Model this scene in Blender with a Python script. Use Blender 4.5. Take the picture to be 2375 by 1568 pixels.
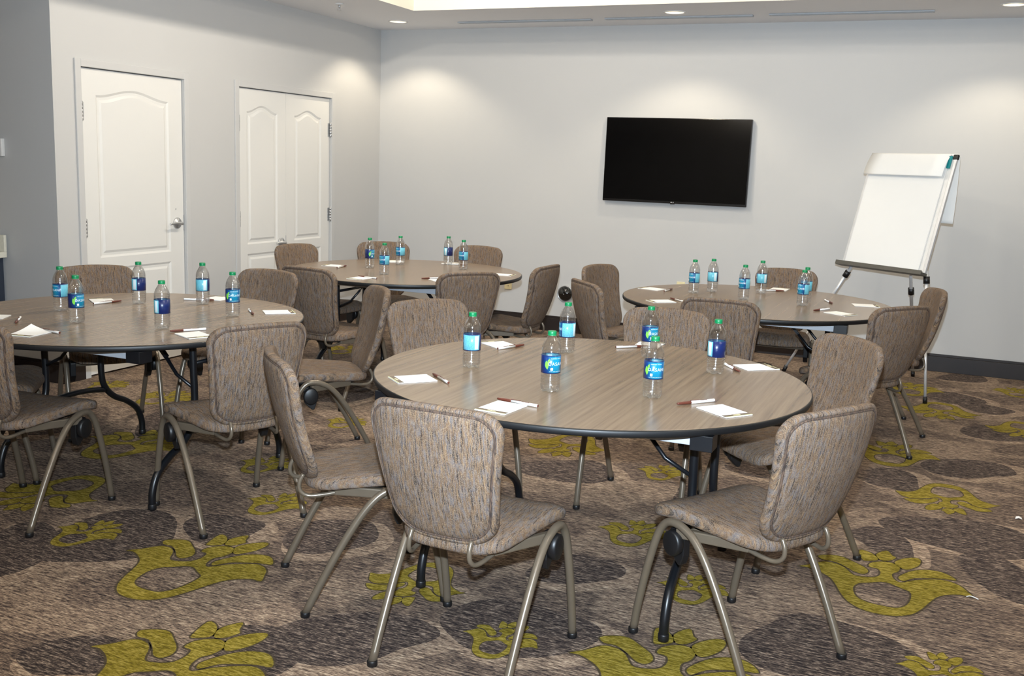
import bpy, bmesh, math, random
from mathutils import Vector, Matrix
PI = math.pi
scene = bpy.context.scene
for o in list(bpy.data.objects): bpy.data.objects.remove(o, do_unlink=True)
COL = scene.collection

# ------------------------------------------------------------------ camera
CAM = Vector((5.1005, -8.4976, 1.4881))
FPX = 2360.2
yaw, pit, rol = (math.radians(a) for a in (23.3014, 9.7823, 2.0998))
fw = Vector((-math.sin(yaw)*math.cos(pit), math.cos(yaw)*math.cos(pit), -math.sin(pit)))
r0 = Vector((math.cos(yaw), math.sin(yaw), 0)); u0 = r0.cross(fw)
rv = math.cos(rol)*r0 + math.sin(rol)*u0; uv_ = -math.sin(rol)*r0 + math.cos(rol)*u0
cd = bpy.data.cameras.new('camera'); cd.sensor_fit = 'HORIZONTAL'; cd.sensor_width = 36.0
cd.lens = FPX/2375*36.0; cd.clip_start = 0.05; cd.clip_end = 60
cam = bpy.data.objects.new('camera', cd); COL.objects.link(cam)
M = Matrix((rv, uv_, -fw)).transposed().to_4x4(); M.translation = CAM; cam.matrix_world = M
scene.camera = cam
# ------------------------------------------------------------------ world, exposure
w = bpy.data.worlds.new('world'); scene.world = w; w.use_nodes = True
w.node_tree.nodes['Background'].inputs[0].default_value = (0.02, 0.02, 0.02, 1)
w.node_tree.nodes['Background'].inputs[1].default_value = 0.0
vs = scene.view_settings
vs.view_transform = 'Standard'; vs.look = 'None'; vs.gamma = 1.0; vs.use_curve_mapping = False
vs.exposure = 0.0
FLASH_W = 1250.0; TRAY_W = 48.0; DOWN_W = 30.0
WARM = (1.0, 0.91, 0.78)
# the photographer's flash, on the hot shoe just above the lens
fl = bpy.data.lights.new('camera_flash', 'SPOT'); fl.energy = FLASH_W; fl.color = (0.72, 0.86, 1.0)
fl.shadow_soft_size = 0.02; fl.spot_size = math.radians(92); fl.spot_blend = 1.0
flo = bpy.data.objects.new('camera_flash', fl); COL.objects.link(flo)
flo.location = CAM + uv_*0.16 + fw*0.02
aim = (fw + rv*0.06 + uv_*0.16).normalized()
flo.rotation_euler = aim.to_track_quat('-Z', 'Y').to_euler()

# ------------------------------------------------------------------ helpers
class MB:
    def __init__(s): s.v = []; s.f = []; s.m = []; s.sm = []
    def add(s, vs_, fs, mi=0, smooth=True):
        b = len(s.v); s.v += [tuple(v) for v in vs_]
        for f in fs: s.f.append(tuple(b+i for i in f)); s.m.append(mi); s.sm.append(smooth)
        return s
    def box(s, x0, x1, y0, y1, z0, z1, mi=0):
        v = [(x, y, z) for z in (z0, z1) for y in (y0, y1) for x in (x0, x1)]
        return s.add(v, [(0,2,3,1),(4,5,7,6),(0,1,5,4),(2,6,7,3),(0,4,6,2),(1,3,7,5)], mi, False)
    def obox(s, c, ax, ay, az, mi=0):       # oriented box: centre and half-axis vectors
        c, ax, ay, az = (Vector(q) for q in (c, ax, ay, az))
        v = [c + i*ax + j*ay + k*az for k in (-1, 1) for j in (-1, 1) for i in (-1, 1)]
        return s.add(v, [(0,2,3,1),(4,5,7,6),(0,1,5,4),(2,6,7,3),(0,4,6,2),(1,3,7,5)], mi, False)
    def tube(s, pts, r, seg=10, mi=0, cap=True, rr=None):
        pts = [Vector(p) for p in pts]; n = len(pts); rings = []
        t0 = (pts[1]-pts[0]).normalized(); ref = Vector((0,0,1)) if abs(t0.z) < .9 else Vector((1,0,0))
        a = t0.cross(ref).normalized()
        vs_ = []
        for i, p in enumerate(pts):
            t = (pts[min(i+1, n-1)] - pts[max(i-1, 0)]).normalized()
            a = (a - t*a.dot(t)).normalized(); b = t.cross(a)
            ri = rr[i] if rr else r
            for k in range(seg):
                th = 2*PI*k/seg; vs_.append(p + ri*(math.cos(th)*a + math.sin(th)*b))
        fs = [(i*seg+k, i*seg+(k+1) % seg, (i+1)*seg+(k+1) % seg, (i+1)*seg+k) for i in range(n-1) for k in range(seg)]
        s.add(vs_, fs, mi, True)
        if cap:
            b0 = len(s.v)-n*seg
            s.f.append(tuple(b0+k for k in reversed(range(seg)))); s.m.append(mi); s.sm.append(False)
            s.f.append(tuple(b0+(n-1)*seg+k for k in range(seg))); s.m.append(mi); s.sm.append(False)
        return s
    def lathe(s, prof, seg=32, mi=0, c=(0,0,0), smooth=True, caps=True):
        vs_ = []; n = len(prof)
        for r, z in prof:
            for k in range(seg):
                th = 2*PI*k/seg; vs_.append((c[0]+r*math.cos(th), c[1]+r*math.sin(th), c[2]+z))
        fs = [(i*seg+k, i*seg+(k+1) % seg, (i+1)*seg+(k+1) % seg, (i+1)*seg+k) for i in range(n-1) for k in range(seg)]
        b0 = len(s.v); s.add(vs_, fs, mi, smooth)
        if caps:
            s.f.append(tuple(b0+k for k in reversed(range(seg)))); s.m.append(mi); s.sm.append(False)
            s.f.append(tuple(b0+(n-1)*seg+k for k in range(seg))); s.m.append(mi); s.sm.append(False)
        return s
    def prism(s, poly, d0, d1, fn, mi=0):    # polygon in 2-D extruded; fn(u, v, d) -> xyz
        n = len(poly)
        v = [fn(a, b, d0) for a, b in poly] + [fn(a, b, d1) for a, b in poly]
        f = [tuple(reversed(range(n))), tuple(range(n, 2*n))] + [(i, (i+1) % n, n+(i+1) % n, n+i) for i in range(n)]
        return s.add(v, f, mi, False)
    def grid(s, rows, mi=0, closed=False, smooth=True):
        n = len(rows); m = len(rows[0]); vs_ = [p for r in rows for p in r]; mm = m if closed else m-1
        return s.add(vs_, [(i*m+k, i*m+(k+1) % m, (i+1)*m+(k+1) % m, (i+1)*m+k) for i in range(n-1) for k in range(mm)], mi, smooth)
    def mesh(s, name, mats, recalc=True):
        me = bpy.data.meshes.new(name); me.from_pydata(s.v, [], s.f)
        for m in (mats if isinstance(mats, (list, tuple)) else [mats]): me.materials.append(m)
        me.polygons.foreach_set('material_index', s.m); me.polygons.foreach_set('use_smooth', s.sm)
        if recalc: bm = bmesh.new(); bm.from_mesh(me); bmesh.ops.recalc_face_normals(bm, faces=bm.faces); bm.to_mesh(me); bm.free()
        me.update(); return me
    def build(s, name, mats, parent=None, bevel=0, seg=2, recalc=True):
        o = bpy.data.objects.new(name, s.mesh(name, mats, recalc)); COL.objects.link(o)
        if parent: o.parent = parent
        if bevel:
            b = o.modifiers.new('bevel', 'BEVEL'); b.width = bevel; b.segments = seg; b.limit_method = 'ANGLE'; b.angle_limit = math.radians(40)
        return o

def link(o, parent=None):
    COL.objects.link(o)
    if parent: o.parent = parent
    return o
def empty(name, loc=(0,0,0), rz=0):
    o = bpy.data.objects.new(name, None); o.empty_display_size = .1; COL.objects.link(o); o.location = loc; o.rotation_euler = (0,0,rz); return o
def tag(o, label, cat, group=None):
    o['label'] = label; o['category'] = cat
    if group: o['group'] = group
    return o
def struct(o, label=None):
    o['kind'] = 'structure'
    if label: o['label'] = label
    return o
CHILD = {}
def kids(o):
    return [c for c in bpy.data.objects if c.parent == o]
def copy_tree(o, parent=None, cache=None):
    c = o.copy(); COL.objects.link(c); c.parent = parent
    for ch in kids_cache[o.name]: copy_tree(ch, c)
    return c
kids_cache = {}
def cache_tree(o):
    ks = kids(o); kids_cache[o.name] = ks
    for k in ks: cache_tree(k)
def catmull(pts, n=6):
    P = [Vector(p) for p in pts]; P = [2*P[0]-P[1]] + P + [2*P[-1]-P[-2]]; out = []
    for i in range(1, len(P)-2):
        for k in range(n):
            t = k/n; a, b, c, d = P[i-1:i+3]
            out.append(.5*((2*b) + (c-a)*t + (2*a-5*b+4*c-d)*t*t + (3*b-a-3*c+d)*t**3))
    out.append(P[-2]); return out
def round_poly(corners, n=7):
    """corners: (x, y, r) counter-clockwise; returns points with rounded corners"""
    out = []; m = len(corners)
    for i in range(m):
        p = Vector(corners[i][:2]); r = corners[i][2]
        a = (Vector(corners[i-1][:2])-p).normalized(); b = (Vector(corners[(i+1) % m][:2])-p).normalized()
        if r <= 0: out.append((p.x, p.y)); continue
        ang = a.angle(b); d = r/math.tan(ang/2); c = p + (a+b).normalized()*(r/math.sin(ang/2))
        s = p+a*d; e = p+b*d
        a0 = math.atan2(s.y-c.y, s.x-c.x); a1 = math.atan2(e.y-c.y, e.x-c.x); da = (a1-a0+PI) % (2*PI)-PI
        for k in range(n+1): t = a0+da*k/n; out.append((c.x+r*math.cos(t), c.y+r*math.sin(t)))
    return out
def resample(poly, n):
    P = [Vector(p) for p in poly]; L = [0]
    for i in range(len(P)): L.append(L[-1]+(P[(i+1) % len(P)]-P[i]).length)
    out = []; j = 0
    for k in range(n):
        t = L[-1]*k/n
        while L[j+1] < t: j += 1
        q = P[j].lerp(P[(j+1) % len(P)], (t-L[j])/max(1e-9, L[j+1]-L[j])); out.append((q.x, q.y))
    return out

# ------------------------------------------------------------------ materials
def lin(c):
    return tuple(((x/255)/12.92 if x/255 <= .04045 else ((x/255+.055)/1.055)**2.4) for x in c) + (1,)
class NT:
    def __init__(s, name):
        s.mat = bpy.data.materials.new(name); s.mat.use_nodes = True; s.nt = s.mat.node_tree; s.n = s.nt.nodes; s.b = s.n['Principled BSDF']
    def new(s, t, **kw):
        n = s.n.new(t)
        for k, v in kw.items(): setattr(n, k, v)
        return n
    def l(s, a, b): s.nt.links.new(a, b)
    def obj(s, scale=(1,1,1)):
        tc = s.new('ShaderNodeTexCoord'); mp = s.new('ShaderNodeMapping'); mp.inputs['Scale'].default_value = scale
        s.l(tc.outputs['Object'], mp.inputs[0]); return mp.outputs[0]
    def noise(s, co, scale=5, detail=2, rough=.5, dist=0):
        n = s.new('ShaderNodeTexNoise'); n.inputs['Scale'].default_value = scale; n.inputs['Detail'].default_value = detail
        n.inputs['Roughness'].default_value = rough; n.inputs['Distortion'].default_value = dist
        s.l(co, n.inputs['Vector']); return n.outputs['Fac']
    def ramp(s, fac, stops, interp='LINEAR'):
        r = s.new('ShaderNodeValToRGB'); r.color_ramp.interpolation = interp; e = r.color_ramp.elements
        while len(e) < len(stops): e.new(.5)
        for el, (p, c) in zip(e, stops): el.position = p; el.color = c if len(c) == 4 else tuple(c)+(1,)
        s.l(fac, r.inputs[0]); return r.outputs[0]
    def mix(s, fac, a, b, mode='MIX'):
        m = s.new('ShaderNodeMix', data_type='RGBA', blend_type=mode)
        for sock, val in ((m.inputs[0], fac), (m.inputs[6], a), (m.inputs[7], b)):
            if hasattr(val, 'links') or isinstance(val, bpy.types.NodeSocket): s.l(val, sock)
            else: sock.default_value = val
        return m.outputs[2]
    def math(s, op, a, b=0, c=0):
        m = s.new('ShaderNodeMath', operation=op)
        for i, val in enumerate((a, b, c)):
            if isinstance(val, bpy.types.NodeSocket): s.l(val, m.inputs[i])
            else: m.inputs[i].default_value = val
        return m.outputs[0]
    def bump(s, h, strength=.2, dist=.002):
        b = s.new('ShaderNodeBump'); b.inputs['Strength'].default_value = strength; b.inputs['Distance'].default_value = dist
        s.l(h, b.inputs['Height']); s.l(b.outputs[0], s.b.inputs['Normal'])
    def set(s, **kw):
        for k, v in kw.items(): s.b.inputs[k.replace('_', ' ')].default_value = v
        return s
    def col(s, c):
        if isinstance(c, bpy.types.NodeSocket): s.l(c, s.b.inputs['Base Color'])
        else: s.b.inputs['Base Color'].default_value = c
        return s
def simple(name, rgb, rough=.5, metal=0, var=.05, scale=20, **kw):
    t = NT(name); c = lin(rgb); n = t.noise(t.obj(), scale, 3)
    d = tuple(max(0, x*(1-var)) for x in c[:3])+(1,); e = tuple(min(1, x*(1+var)) for x in c[:3])+(1,)
    t.col(t.ramp(n, [(.3, d), (.7, e)])); t.set(Roughness=rough, Metallic=metal, **kw); return t.mat
def paint(name, rgb, rough=.6, bump=.12):
    t = NT(name); co = t.obj(); c = lin(rgb); n = t.noise(co, 2.2, 3)
    t.col(t.ramp(n, [(.3, tuple(x*.985 for x in c[:3])+(1,)), (.7, c)])); t.set(Roughness=rough)
    t.bump(t.noise(co, 420, 3), bump, .0015); return t.mat

m_wall = paint('wall_paint', (196, 195, 193), .55)
m_ceil = paint('ceiling_paint', (238, 238, 240), .75)
m_tray = paint('tray_paint', (232, 226, 212), .7)
m_door = paint('door_paint', (226, 224, 219), .38, .05)
m_case = paint('casing_paint', (198, 197, 195), .45, .05)
m_base = simple('baseboard_dark', (38, 32, 31), .35, 0, .15, 6)
m_chrome = simple('satin_chrome', (196, 197, 198), .28, .75)
m_alu = simple('silver_aluminium', (216, 217, 219), .4, .45)
m_black = simple('black_plastic', (18, 18, 20), .42)
m_blacktube = simple('black_powder_coat', (16, 18, 22), .33)
m_edge = simple('black_table_edge', (17, 18, 20), .45)
m_rail = simple('grey_table_rail', (172, 176, 182), .45)
m_taupe = simple('taupe_metal', (108, 97, 83), .3, .3)
m_cap = simple('green_bottle_cap', (0, 128, 76), .4)
m_white = simple('white_plastic', (228, 226, 222), .4)
m_cream = simple('cream_plastic', (226, 214, 172), .45)
m_paper = simple('paper_white', (240, 240, 238), .7, 0, .01)
m_flappaper = simple('flip_chart_paper', (236, 236, 234), .7, 0, .012, 3)
m_teal = simple('teal_binding', (0, 130, 135), .5)
m_padhead = simple('pad_header_brown', (96, 82, 66), .6)
m_padgreen = simple('pad_header_green', (196, 198, 160), .6)
m_pencap = simple('pen_brown', (92, 46, 34), .4)
m_penbody = simple('pen_white', (236, 235, 233), .3)
m_tvbezel = simple('tv_bezel', (14, 12, 13), .25)
m_counter = simple('pale_counter', (226, 222, 206), .35, 0, .04, 60)
m_navy = simple('navy_cabinet', (44, 52, 66), .4)
m_grille = simple('diffuser_grey', (176, 180, 184), .5)
m_dark = simple('dark_gap', (20, 20, 20), .8)
m_slot = simple('slot_grey', (120, 123, 128), .7)
m_logo = simple('logo_grey', (190, 190, 190), .4)
m_leaf = simple('label_leaf_green', (120, 205, 70), .4)
m_print = simple('label_print_white', (235, 245, 250), .45)

t = NT('tv_screen'); t.col(lin((3, 3, 4))); t.set(Roughness=.12); t.b.inputs['Specular IOR Level'].default_value = .35
t.col(t.ramp(t.noise(t.obj(), 30, 2), [(.4, lin((3,3,4))), (.6, lin((4,4,5)))])); m_screen = t.mat
t = NT('glossy_black_dome'); t.set(Roughness=.06, Coat_Weight=.6); t.col(t.ramp(t.noise(t.obj(), 10), [(.3, lin((10,10,10))), (.7, lin((16,15,14)))])); m_dome = t.mat

# PET bottle full of water
t = NT('clear_bottle'); g = t.new('ShaderNodeBsdfGlass'); g.inputs['IOR'].default_value = 1.30; g.inputs['Roughness'].default_value = .0
tr = t.new('ShaderNodeBsdfTransparent'); tr.inputs[0].default_value = (.96, .975, .985, 1)
mx = t.new('ShaderNodeMixShader'); mx.inputs[0].default_value = .28
t.l(tr.outputs[0], mx.inputs[1]); t.l(g.outputs[0], mx.inputs[2])
gl = t.new('ShaderNodeBsdfGlossy'); gl.inputs['Roughness'].default_value = .11
lw = t.new('ShaderNodeLayerWeight'); lw.inputs[0].default_value = .5
frs = t.math('MULTIPLY_ADD', t.math('POWER', lw.outputs['Facing'], 3.0), .60, .14)
mx2 = t.new('ShaderNodeMixShader'); t.l(frs, mx2.inputs[0]); t.l(mx.outputs[0], mx2.inputs[1]); t.l(gl.outputs[0], mx2.inputs[2])
out = t.n['Material Output']; t.l(mx2.outputs[0], out.inputs[0])
nn = t.noise(t.obj(), 60, 2); bp = t.new('ShaderNodeBump'); bp.inputs['Strength'].default_value = .15; bp.inputs['Distance'].default_value = .001
t.l(nn, bp.inputs['Height']); t.l(bp.outputs[0], g.inputs['Normal']); t.l(bp.outputs[0], gl.inputs['Normal'])
t.n.remove(t.b); m_pet = t.mat

# bottle label: printed panels by angle round the bottle
t = NT('bottle_label'); tc = t.new('ShaderNodeTexCoord'); sp = t.new('ShaderNodeSeparateXYZ'); t.l(tc.outputs['Object'], sp.inputs[0])
ang = t.math('ARCTAN2', sp.outputs[0], t.math('MULTIPLY', sp.outputs[1], -1.0))      # 0 = front
af = t.math('MULTIPLY_ADD', ang, 1/(2*PI), .5)
def deg(d): return ((d+180) % 360)/360
NAVY = lin((14, 34, 88)); BLUE = lin((16, 78, 134)); TEAL = lin((4, 124, 158)); CY = lin((112, 192, 208)); WH = lin((226, 240, 244))
base = t.ramp(af, [(0.0, CY), (deg(188), CY), (deg(190), NAVY), (deg(286), NAVY), (deg(-42), lin((10,58,116))), (deg(-8), TEAL), (deg(28), lin((16,132,166))), (deg(60), BLUE), (deg(66), NAVY), (deg(70), CY), (1.0, CY)])
# fine text lines on the pale-blue panel
cmb = t.new('ShaderNodeCombineXYZ'); t.l(t.math('MULTIPLY', ang, 9.0), cmb.inputs[0]); t.l(t.math('MULTIPLY', sp.outputs[2], 420.0), cmb.inputs[2])
tx = t.math('GREATER_THAN', t.noise(cmb.outputs[0], 1.4, 2), .56)
onp = t.math('GREATER_THAN', t.math('ABSOLUTE', t.math('SUBTRACT', t.math('ABSOLUTE', ang), 2.05)), .72)   # off where panel is
pan = t.math('MULTIPLY', t.math('GREATER_THAN', ang, math.radians(74)), t.math('LESS_THAN', ang, math.radians(150)))
c1 = t.mix(t.math('MULTIPLY', tx, t.math('MULTIPLY', pan, .75)), base, lin((20, 110, 160)))
# white barcode box
zc = t.math('ABSOLUTE', t.math('SUBTRACT', sp.outputs[2], .0963))
bar = t.math('MULTIPLY', t.math('GREATER_THAN', ang, math.radians(154)), t.math('LESS_THAN', zc, .024))
stripe = t.math('GREATER_THAN', t.math('SINE', t.math('MULTIPLY', ang, 130.0)), .2)
c2 = t.mix(bar, c1, t.mix(t.math('MULTIPLY', stripe, .35), WH, lin((120, 140, 150))))
# dark rim lines top and bottom
rim = t.math('GREATER_THAN', zc, .0272)
c3 = t.mix(rim, c2, lin((10, 36, 90)))
t.col(c3); t.set(Roughness=.3); m_label = t.mat

# tweed fabric: streaks run up the back and along the seat
t = NT('tweed_fabric'); tc = t.new('ShaderNodeTexCoord')
def mp(scale, loc=(0,0,0)):
    m = t.new('ShaderNodeMapping'); m.inputs['Scale'].default_value = scale; m.inputs['Location'].default_value = loc; t.l(tc.outputs['Object'], m.inputs[0]); return m.outputs[0]
s1 = t.noise(mp((360, 24, 24)), 1.0, 3, .65)
s2 = t.noise(mp((230, 15, 15), (3,1,2)), 1.0, 2, .6)
s3 = t.noise(mp((430, 480, 480), (7,2,1)), 1.0, 1, .5)
s4 = t.noise(mp((150, 30, 30), (5,5,5)), 1.0, 3, .65)
TAN = lin((146, 121, 92)); BRN = lin((102, 85, 71)); GRY = lin((106, 103, 106)); DRK = lin((42, 37, 38))
ca = t.ramp(s1, [(.34, DRK), (.44, BRN), (.55, lin((112,87,66))), (.68, TAN)])
cb = t.mix(t.ramp(s4, [(.46, (0,0,0,1)), (.62, (.7,.7,.7,1))]), ca, GRY)
cc = t.mix(t.ramp(s2, [(.56, (0,0,0,1)), (.65, (.85,.85,.85,1))]), cb, DRK)
cD = t.mix(t.ramp(s3, [(.50, (0,0,0,1)), (.64, (.6,.6,.6,1))]), cc, lin((152, 134, 112)))
t.col(cD); t.set(Roughness=.85); t.b.inputs['Specular IOR Level'].default_value = .2
wv = t.noise(mp((700, 700, 700)), 1.0, 1)
t.bump(t.math('ADD', t.math('MULTIPLY', s1, .6), wv), .5, .0018); m_fab = t.mat
t = NT('welt_fabric'); t.col(t.ramp(t.noise(t.obj((300,40,40)), 1, 2), [(.35, lin((50,41,38))), (.65, lin((104,83,68)))])); t.set(Roughness=.9); m_welt = t.mat

# laminate, grain along Y
t = NT('oak_laminate'); tc = t.new('ShaderNodeTexCoord')
g1 = t.noise(mp((55, 1.6, 1)), 1.0, 5, .62); g2 = t.noise(mp((9, .5, 1), (4,4,0)), 1.0, 3, .5); g3 = t.noise(mp((260, 5, 1), (1,2,0)), 1.0, 2)
ca = t.ramp(g1, [(.30, lin((106, 88, 71))), (.48, lin((126, 107, 86))), (.70, lin((142, 122, 99)))])
cb = t.mix(t.ramp(g2, [(.42, (0,0,0,1)), (.70, (.40,.40,.40,1))]), ca, lin((122, 105, 90)))
cc = t.mix(t.ramp(g3, [(.52, (0,0,0,1)), (.78, (.28,.28,.28,1))]), cb, lin((106, 89, 75)))
t.col(cc); t.set(Roughness=.25); t.b.inputs['Specular IOR Level'].default_value = .38; t.bump(g3, .06, .0008); m_wood = t.mat

# carpet
def carpet(name, mode):
    global t, tc
    t = NT(name); tc = t.new('ShaderNodeTexCoord')
    s1 = t.noise(mp((17, 115, 1)), 1.0, 4, .72); s2 = t.noise(mp((60, 330, 1), (3,3,0)), 1.0, 2, .6)
    st = t.math('ADD', t.math('MULTIPLY', s1, .6), t.math('MULTIPLY', s2, .4))
    if mode == 'green':
        c = t.ramp(st, [(.41, lin((92, 80, 28))), (.50, lin((132, 117, 38))), (.58, lin((170, 152, 76)))])
    elif mode == 'outline':
        c = t.ramp(st, [(.36, lin((56, 48, 38))), (.62, lin((96, 84, 66)))])
    elif mode == 'dark':
        c = t.ramp(st, [(.42, lin((38, 34, 36))), (.50, lin((76, 66, 62))), (.55, lin((114, 99, 89))), (.60, lin((166, 148, 132)))])
    elif mode == 'tan':
        c = t.ramp(st, [(.42, lin((78, 65, 58))), (.48, lin((134, 115, 100))), (.54, lin((170, 147, 126))), (.60, lin((208, 188, 163)))])
    else:
        lo = t.noise(mp((2.2, 3.0, 1)), 1.0, 2, .5, .6)
        tan_ = t.ramp(st, [(.42, lin((66, 56, 52))), (.48, lin((124, 107, 94))), (.54, lin((156, 134, 115))), (.60, lin((198, 178, 154)))])
        mid = t.ramp(st, [(.42, lin((46, 41, 42))), (.48, lin((94, 81, 74))), (.54, lin((124, 106, 92))), (.60, lin((170, 150, 130)))])
        c = t.mix(t.ramp(lo, [(.47, (0,0,0,1)), (.55, (1,1,1,1))]), mid, tan_)
    t.col(c); t.set(Roughness=.95); t.b.inputs['Specular IOR Level'].default_value = .1
    t.bump(t.math('ADD', st, t.noise(mp((500, 500, 1)), 1.0, 1)), .6, .003); return t.mat
m_carpet = carpet('carpet_weave', 'base'); m_cgreen = carpet('carpet_gold_flower', 'green'); m_cout = carpet('carpet_flower_outline', 'outline'); m_cdark = carpet('carpet_dark_leaf', 'dark'); m_ctan = carpet('carpet_pale_leaf', 'tan')

# ------------------------------------------------------------------ room shell
H = 2.657; WC = -3.8235; XR = 7.6; YF = -10.6; XA = -2.6
TX0, TX1, TY0, TY1, TZ = .935, 6.6, -9.5, -1.06, 3.01
mb = MB()
mb.add([(XA, YF, 0), (XR, YF, 0), (XR, .1, 0), (XA, .1, 0)], [(0,1,2,3)], 0, False)
# woven flowers: inlaid faces of the carpet itself
FB = [(-.312,.116),(-.274,.154),(-.237,.207),(-.194,.214),(-.153,.187),(-.116,.128),(-.079,.125),(-.034,.149),(-.022,.195),(-.035,.235),(-.067,.242),(-.065,.284),(-.03,.32),(.012,.327),(.041,.293),(.038,.243),(.019,.209),(.027,.159),(.054,.136),(.098,.182),(.152,.22),(.203,.239),(.253,.214),(.282,.163),(.299,.122),(.258,.122),(.214,.098),(.181,.059),(.158,-.002),(.132,-.083),(.102,-.145),(.052,-.185),(-.004,-.195),(-.063,-.181),(-.111,-.133),(-.143,-.066),(-.164,-.005),(-.192,.056),(-.234,.095),(-.28,.118)]
FH = [(-.104,-.001),(-.088,.052),(-.054,.077),(-.015,.106),(.015,.107),(.052,.083),(.088,.059),(.095,.006),(.084,-.069),(.053,-.113),(.005,-.118),(-.044,-.111),(-.086,-.078)]
FP = [[(-.26,.262),(-.219,.293),(-.176,.299),(-.129,.266),(-.082,.226),(-.066,.187),(-.081,.155),(-.113,.161),(-.149,.197),(-.195,.229),(-.239,.23)],[(-.117,.41),(-.08,.404),(-.05,.368),(-.044,.329),(-.083,.3),(-.1,.315)],[(-.052,.393),(-.017,.456),(.007,.409),(.022,.391),(0,.345),(-.031,.336)],[(.02,.339),(.051,.398),(.093,.43),(.113,.407),(.107,.345),(.073,.286),(.046,.288)],[(.046,.2),(.079,.265),(.119,.306),(.17,.323),(.212,.306),(.243,.261),(.197,.252),(.147,.232),(.097,.205),(.063,.156),(.045,.169)]]
def smooth_loop(l, n=3):
    P = [Vector(q) for q in l]; m = len(P); out = []
    for i in range(m):
        a, b, c, d = P[i-1], P[i], P[(i+1) % m], P[(i+2) % m]
        for k in range(n):
            u = k/n; out.append(.5*((2*b)+(c-a)*u+(2*a-5*b+4*c-d)*u*u+(3*b-a-3*c+d)*u**3))
    return [(q.x, q.y) for q in out]
def offset(l, d):
    P = [Vector(q) for q in l]; m = len(P); out = []
    area = sum(P[i].x*P[(i+1) % m].y-P[(i+1) % m].x*P[i].y for i in range(m)); s = 1 if area > 0 else -1
    for i in range(m):
        tg = (P[(i+1) % m]-P[i-1]); nrm = Vector((tg.y, -tg.x)).normalized()*s; out.append((P[i].x+nrm.x*d, P[i].y+nrm.y*d))
    return out
def fill2d(loops):
    bm = bmesh.new(); ed = []
    for lp in loops:
        vv = [bm.verts.new((x, y, 0)) for x, y in lp]
        ed += [bm.edges.new((vv[i], vv[(i+1) % len(vv)])) for i in range(len(vv))]
    bmesh.ops.triangle_fill(bm, edges=ed, use_beauty=True)
    bmesh.ops.recalc_face_normals(bm, faces=bm.faces)
    for fc in bm.faces:
        if fc.normal.z < 0: fc.normal_flip()
    bm.verts.index_update(); v = [(q.co.x, q.co.y) for q in bm.verts]; f = [tuple(q.index for q in fc.verts) for fc in bm.faces]; bm.free()
    return v, f
pieces = []
body, hole = smooth_loop(FB), smooth_loop(FH)
for loops, mi, z in [([offset(body, .007), offset(hole, -.007)], 2, .0004), ([body, hole], 1, .0008)] + \
        [([offset(smooth_loop(q), .006)], 2, .0004) for q in FP] + [([smooth_loop(q)], 1, .0008) for q in FP]:
    v, f = fill2d(loops); pieces.append((v, f, mi, z))
FLOWERS = [(2.677,-5.847,0,1.0),(4.987,-4.754,0,1.0),(2.102,-5.731,0,.47),(2.527,-5.092,0,.47),(3.46,-5.40,180,.62),(3.909,-5.787,0,.42),(4.445,-5.83,0,1.0),(3.142,-6.47,0,1.0),(4.006,-4.673,0,.50),(3.884,-3.779,0,.42),(4.363,-5.107,0,.43),(5.18,-3.339,180,.75),(4.896,-2.84,0,.82),(3.293,-3.398,180,.75),(.254,-3.766,0,.45),(.779,-3.862,0,.62),(1.348,-4.755,0,.9),(2.141,-4.652,0,.47),(1.606,-5.279,180,.8),(2.035,-3.77,0,.42),(4.909,-.937,0,.75),(5.114,-1.362,180,.8),(5.608,-.601,0,.55),(5.201,-5.36,0,.45),(.826,-1.915,0,.62),(5.586,-1.653,180,.7),(4.55,-3.95,0,.45),(2.6,-2.3,0,.8),(1.6,-6.6,180,.8),(5.9,-4.4,180,.8),(6.4,-3.0,0,.9),(6.3,-5.6,0,.45),(4.2,-7.3,0,.45),(5.6,-7.0,180,.8),(2.2,-7.4,0,.9)]
for fx, fy, fr_, sc in FLOWERS:
    c, s = math.cos(math.radians(fr_)), math.sin(math.radians(fr_))
    for v, f, mi, z in pieces: mb.add([(fx+sc*(c*x-s*y), fy+sc*(s*x+c*y), z) for x, y in v], f, mi, False)
BLOBS = [(3.47,-5.94,.24,.18,28),(2.94,-5.24,.17,.20,29),(4.87,-5.32,.26,.24,28),(5.27,-3.95,.28,.24,29),(2.00,-5.91,.15,.26,29),(2.21,-5.63,.26,.26,29),(4.91,-3.23,.16,.17,30),(5.26,-2.83,.23,.18,30),(5.46,-1.91,.22,.21,31),(3.46,-3.94,.23,.19,30),(3.93,-5.64,.27,.18,28),(5.20,-1.00,.20,.19,32),(5.26,-.17,.20,.15,33),(1.27,-4.11,.27,.34,32),(1.56,-3.12,.23,.28,33),(.58,-4.55,.19,.31,32),(2.51,-5.38,.15,.16,29),(5.41,-4.39,.15,.23,28),(4.16,-4.04,.14,.17,30),(4.96,-4.20,.10,.20,29),(3.93,-5.08,.16,.15,29),(2.83,-6.41,.15,.13,28),(3.27,-6.12,.16,.15,28),(5.38,-1.23,.15,.16,32),(2.06,-3.05,.17,.24,32),(4.36,-3.35,.25,.18,30),
 (2.9,-2.7,.25,.2,20),(3.0,-1.6,.25,.2,40),(1.0,-.9,.25,.2,30),(2.2,-.7,.25,.22,30),(3.6,-.8,.25,.2,25),(6.2,-1.2,.25,.2,30),(6.3,-2.3,.25,.22,30),(6.5,-4.2,.25,.2,30),(6.0,-5.0,.25,.2,28),(1.2,-6.4,.25,.2,28),(4.2,-6.6,.25,.2,28),(5.4,-6.3,.25,.2,28)]
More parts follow.
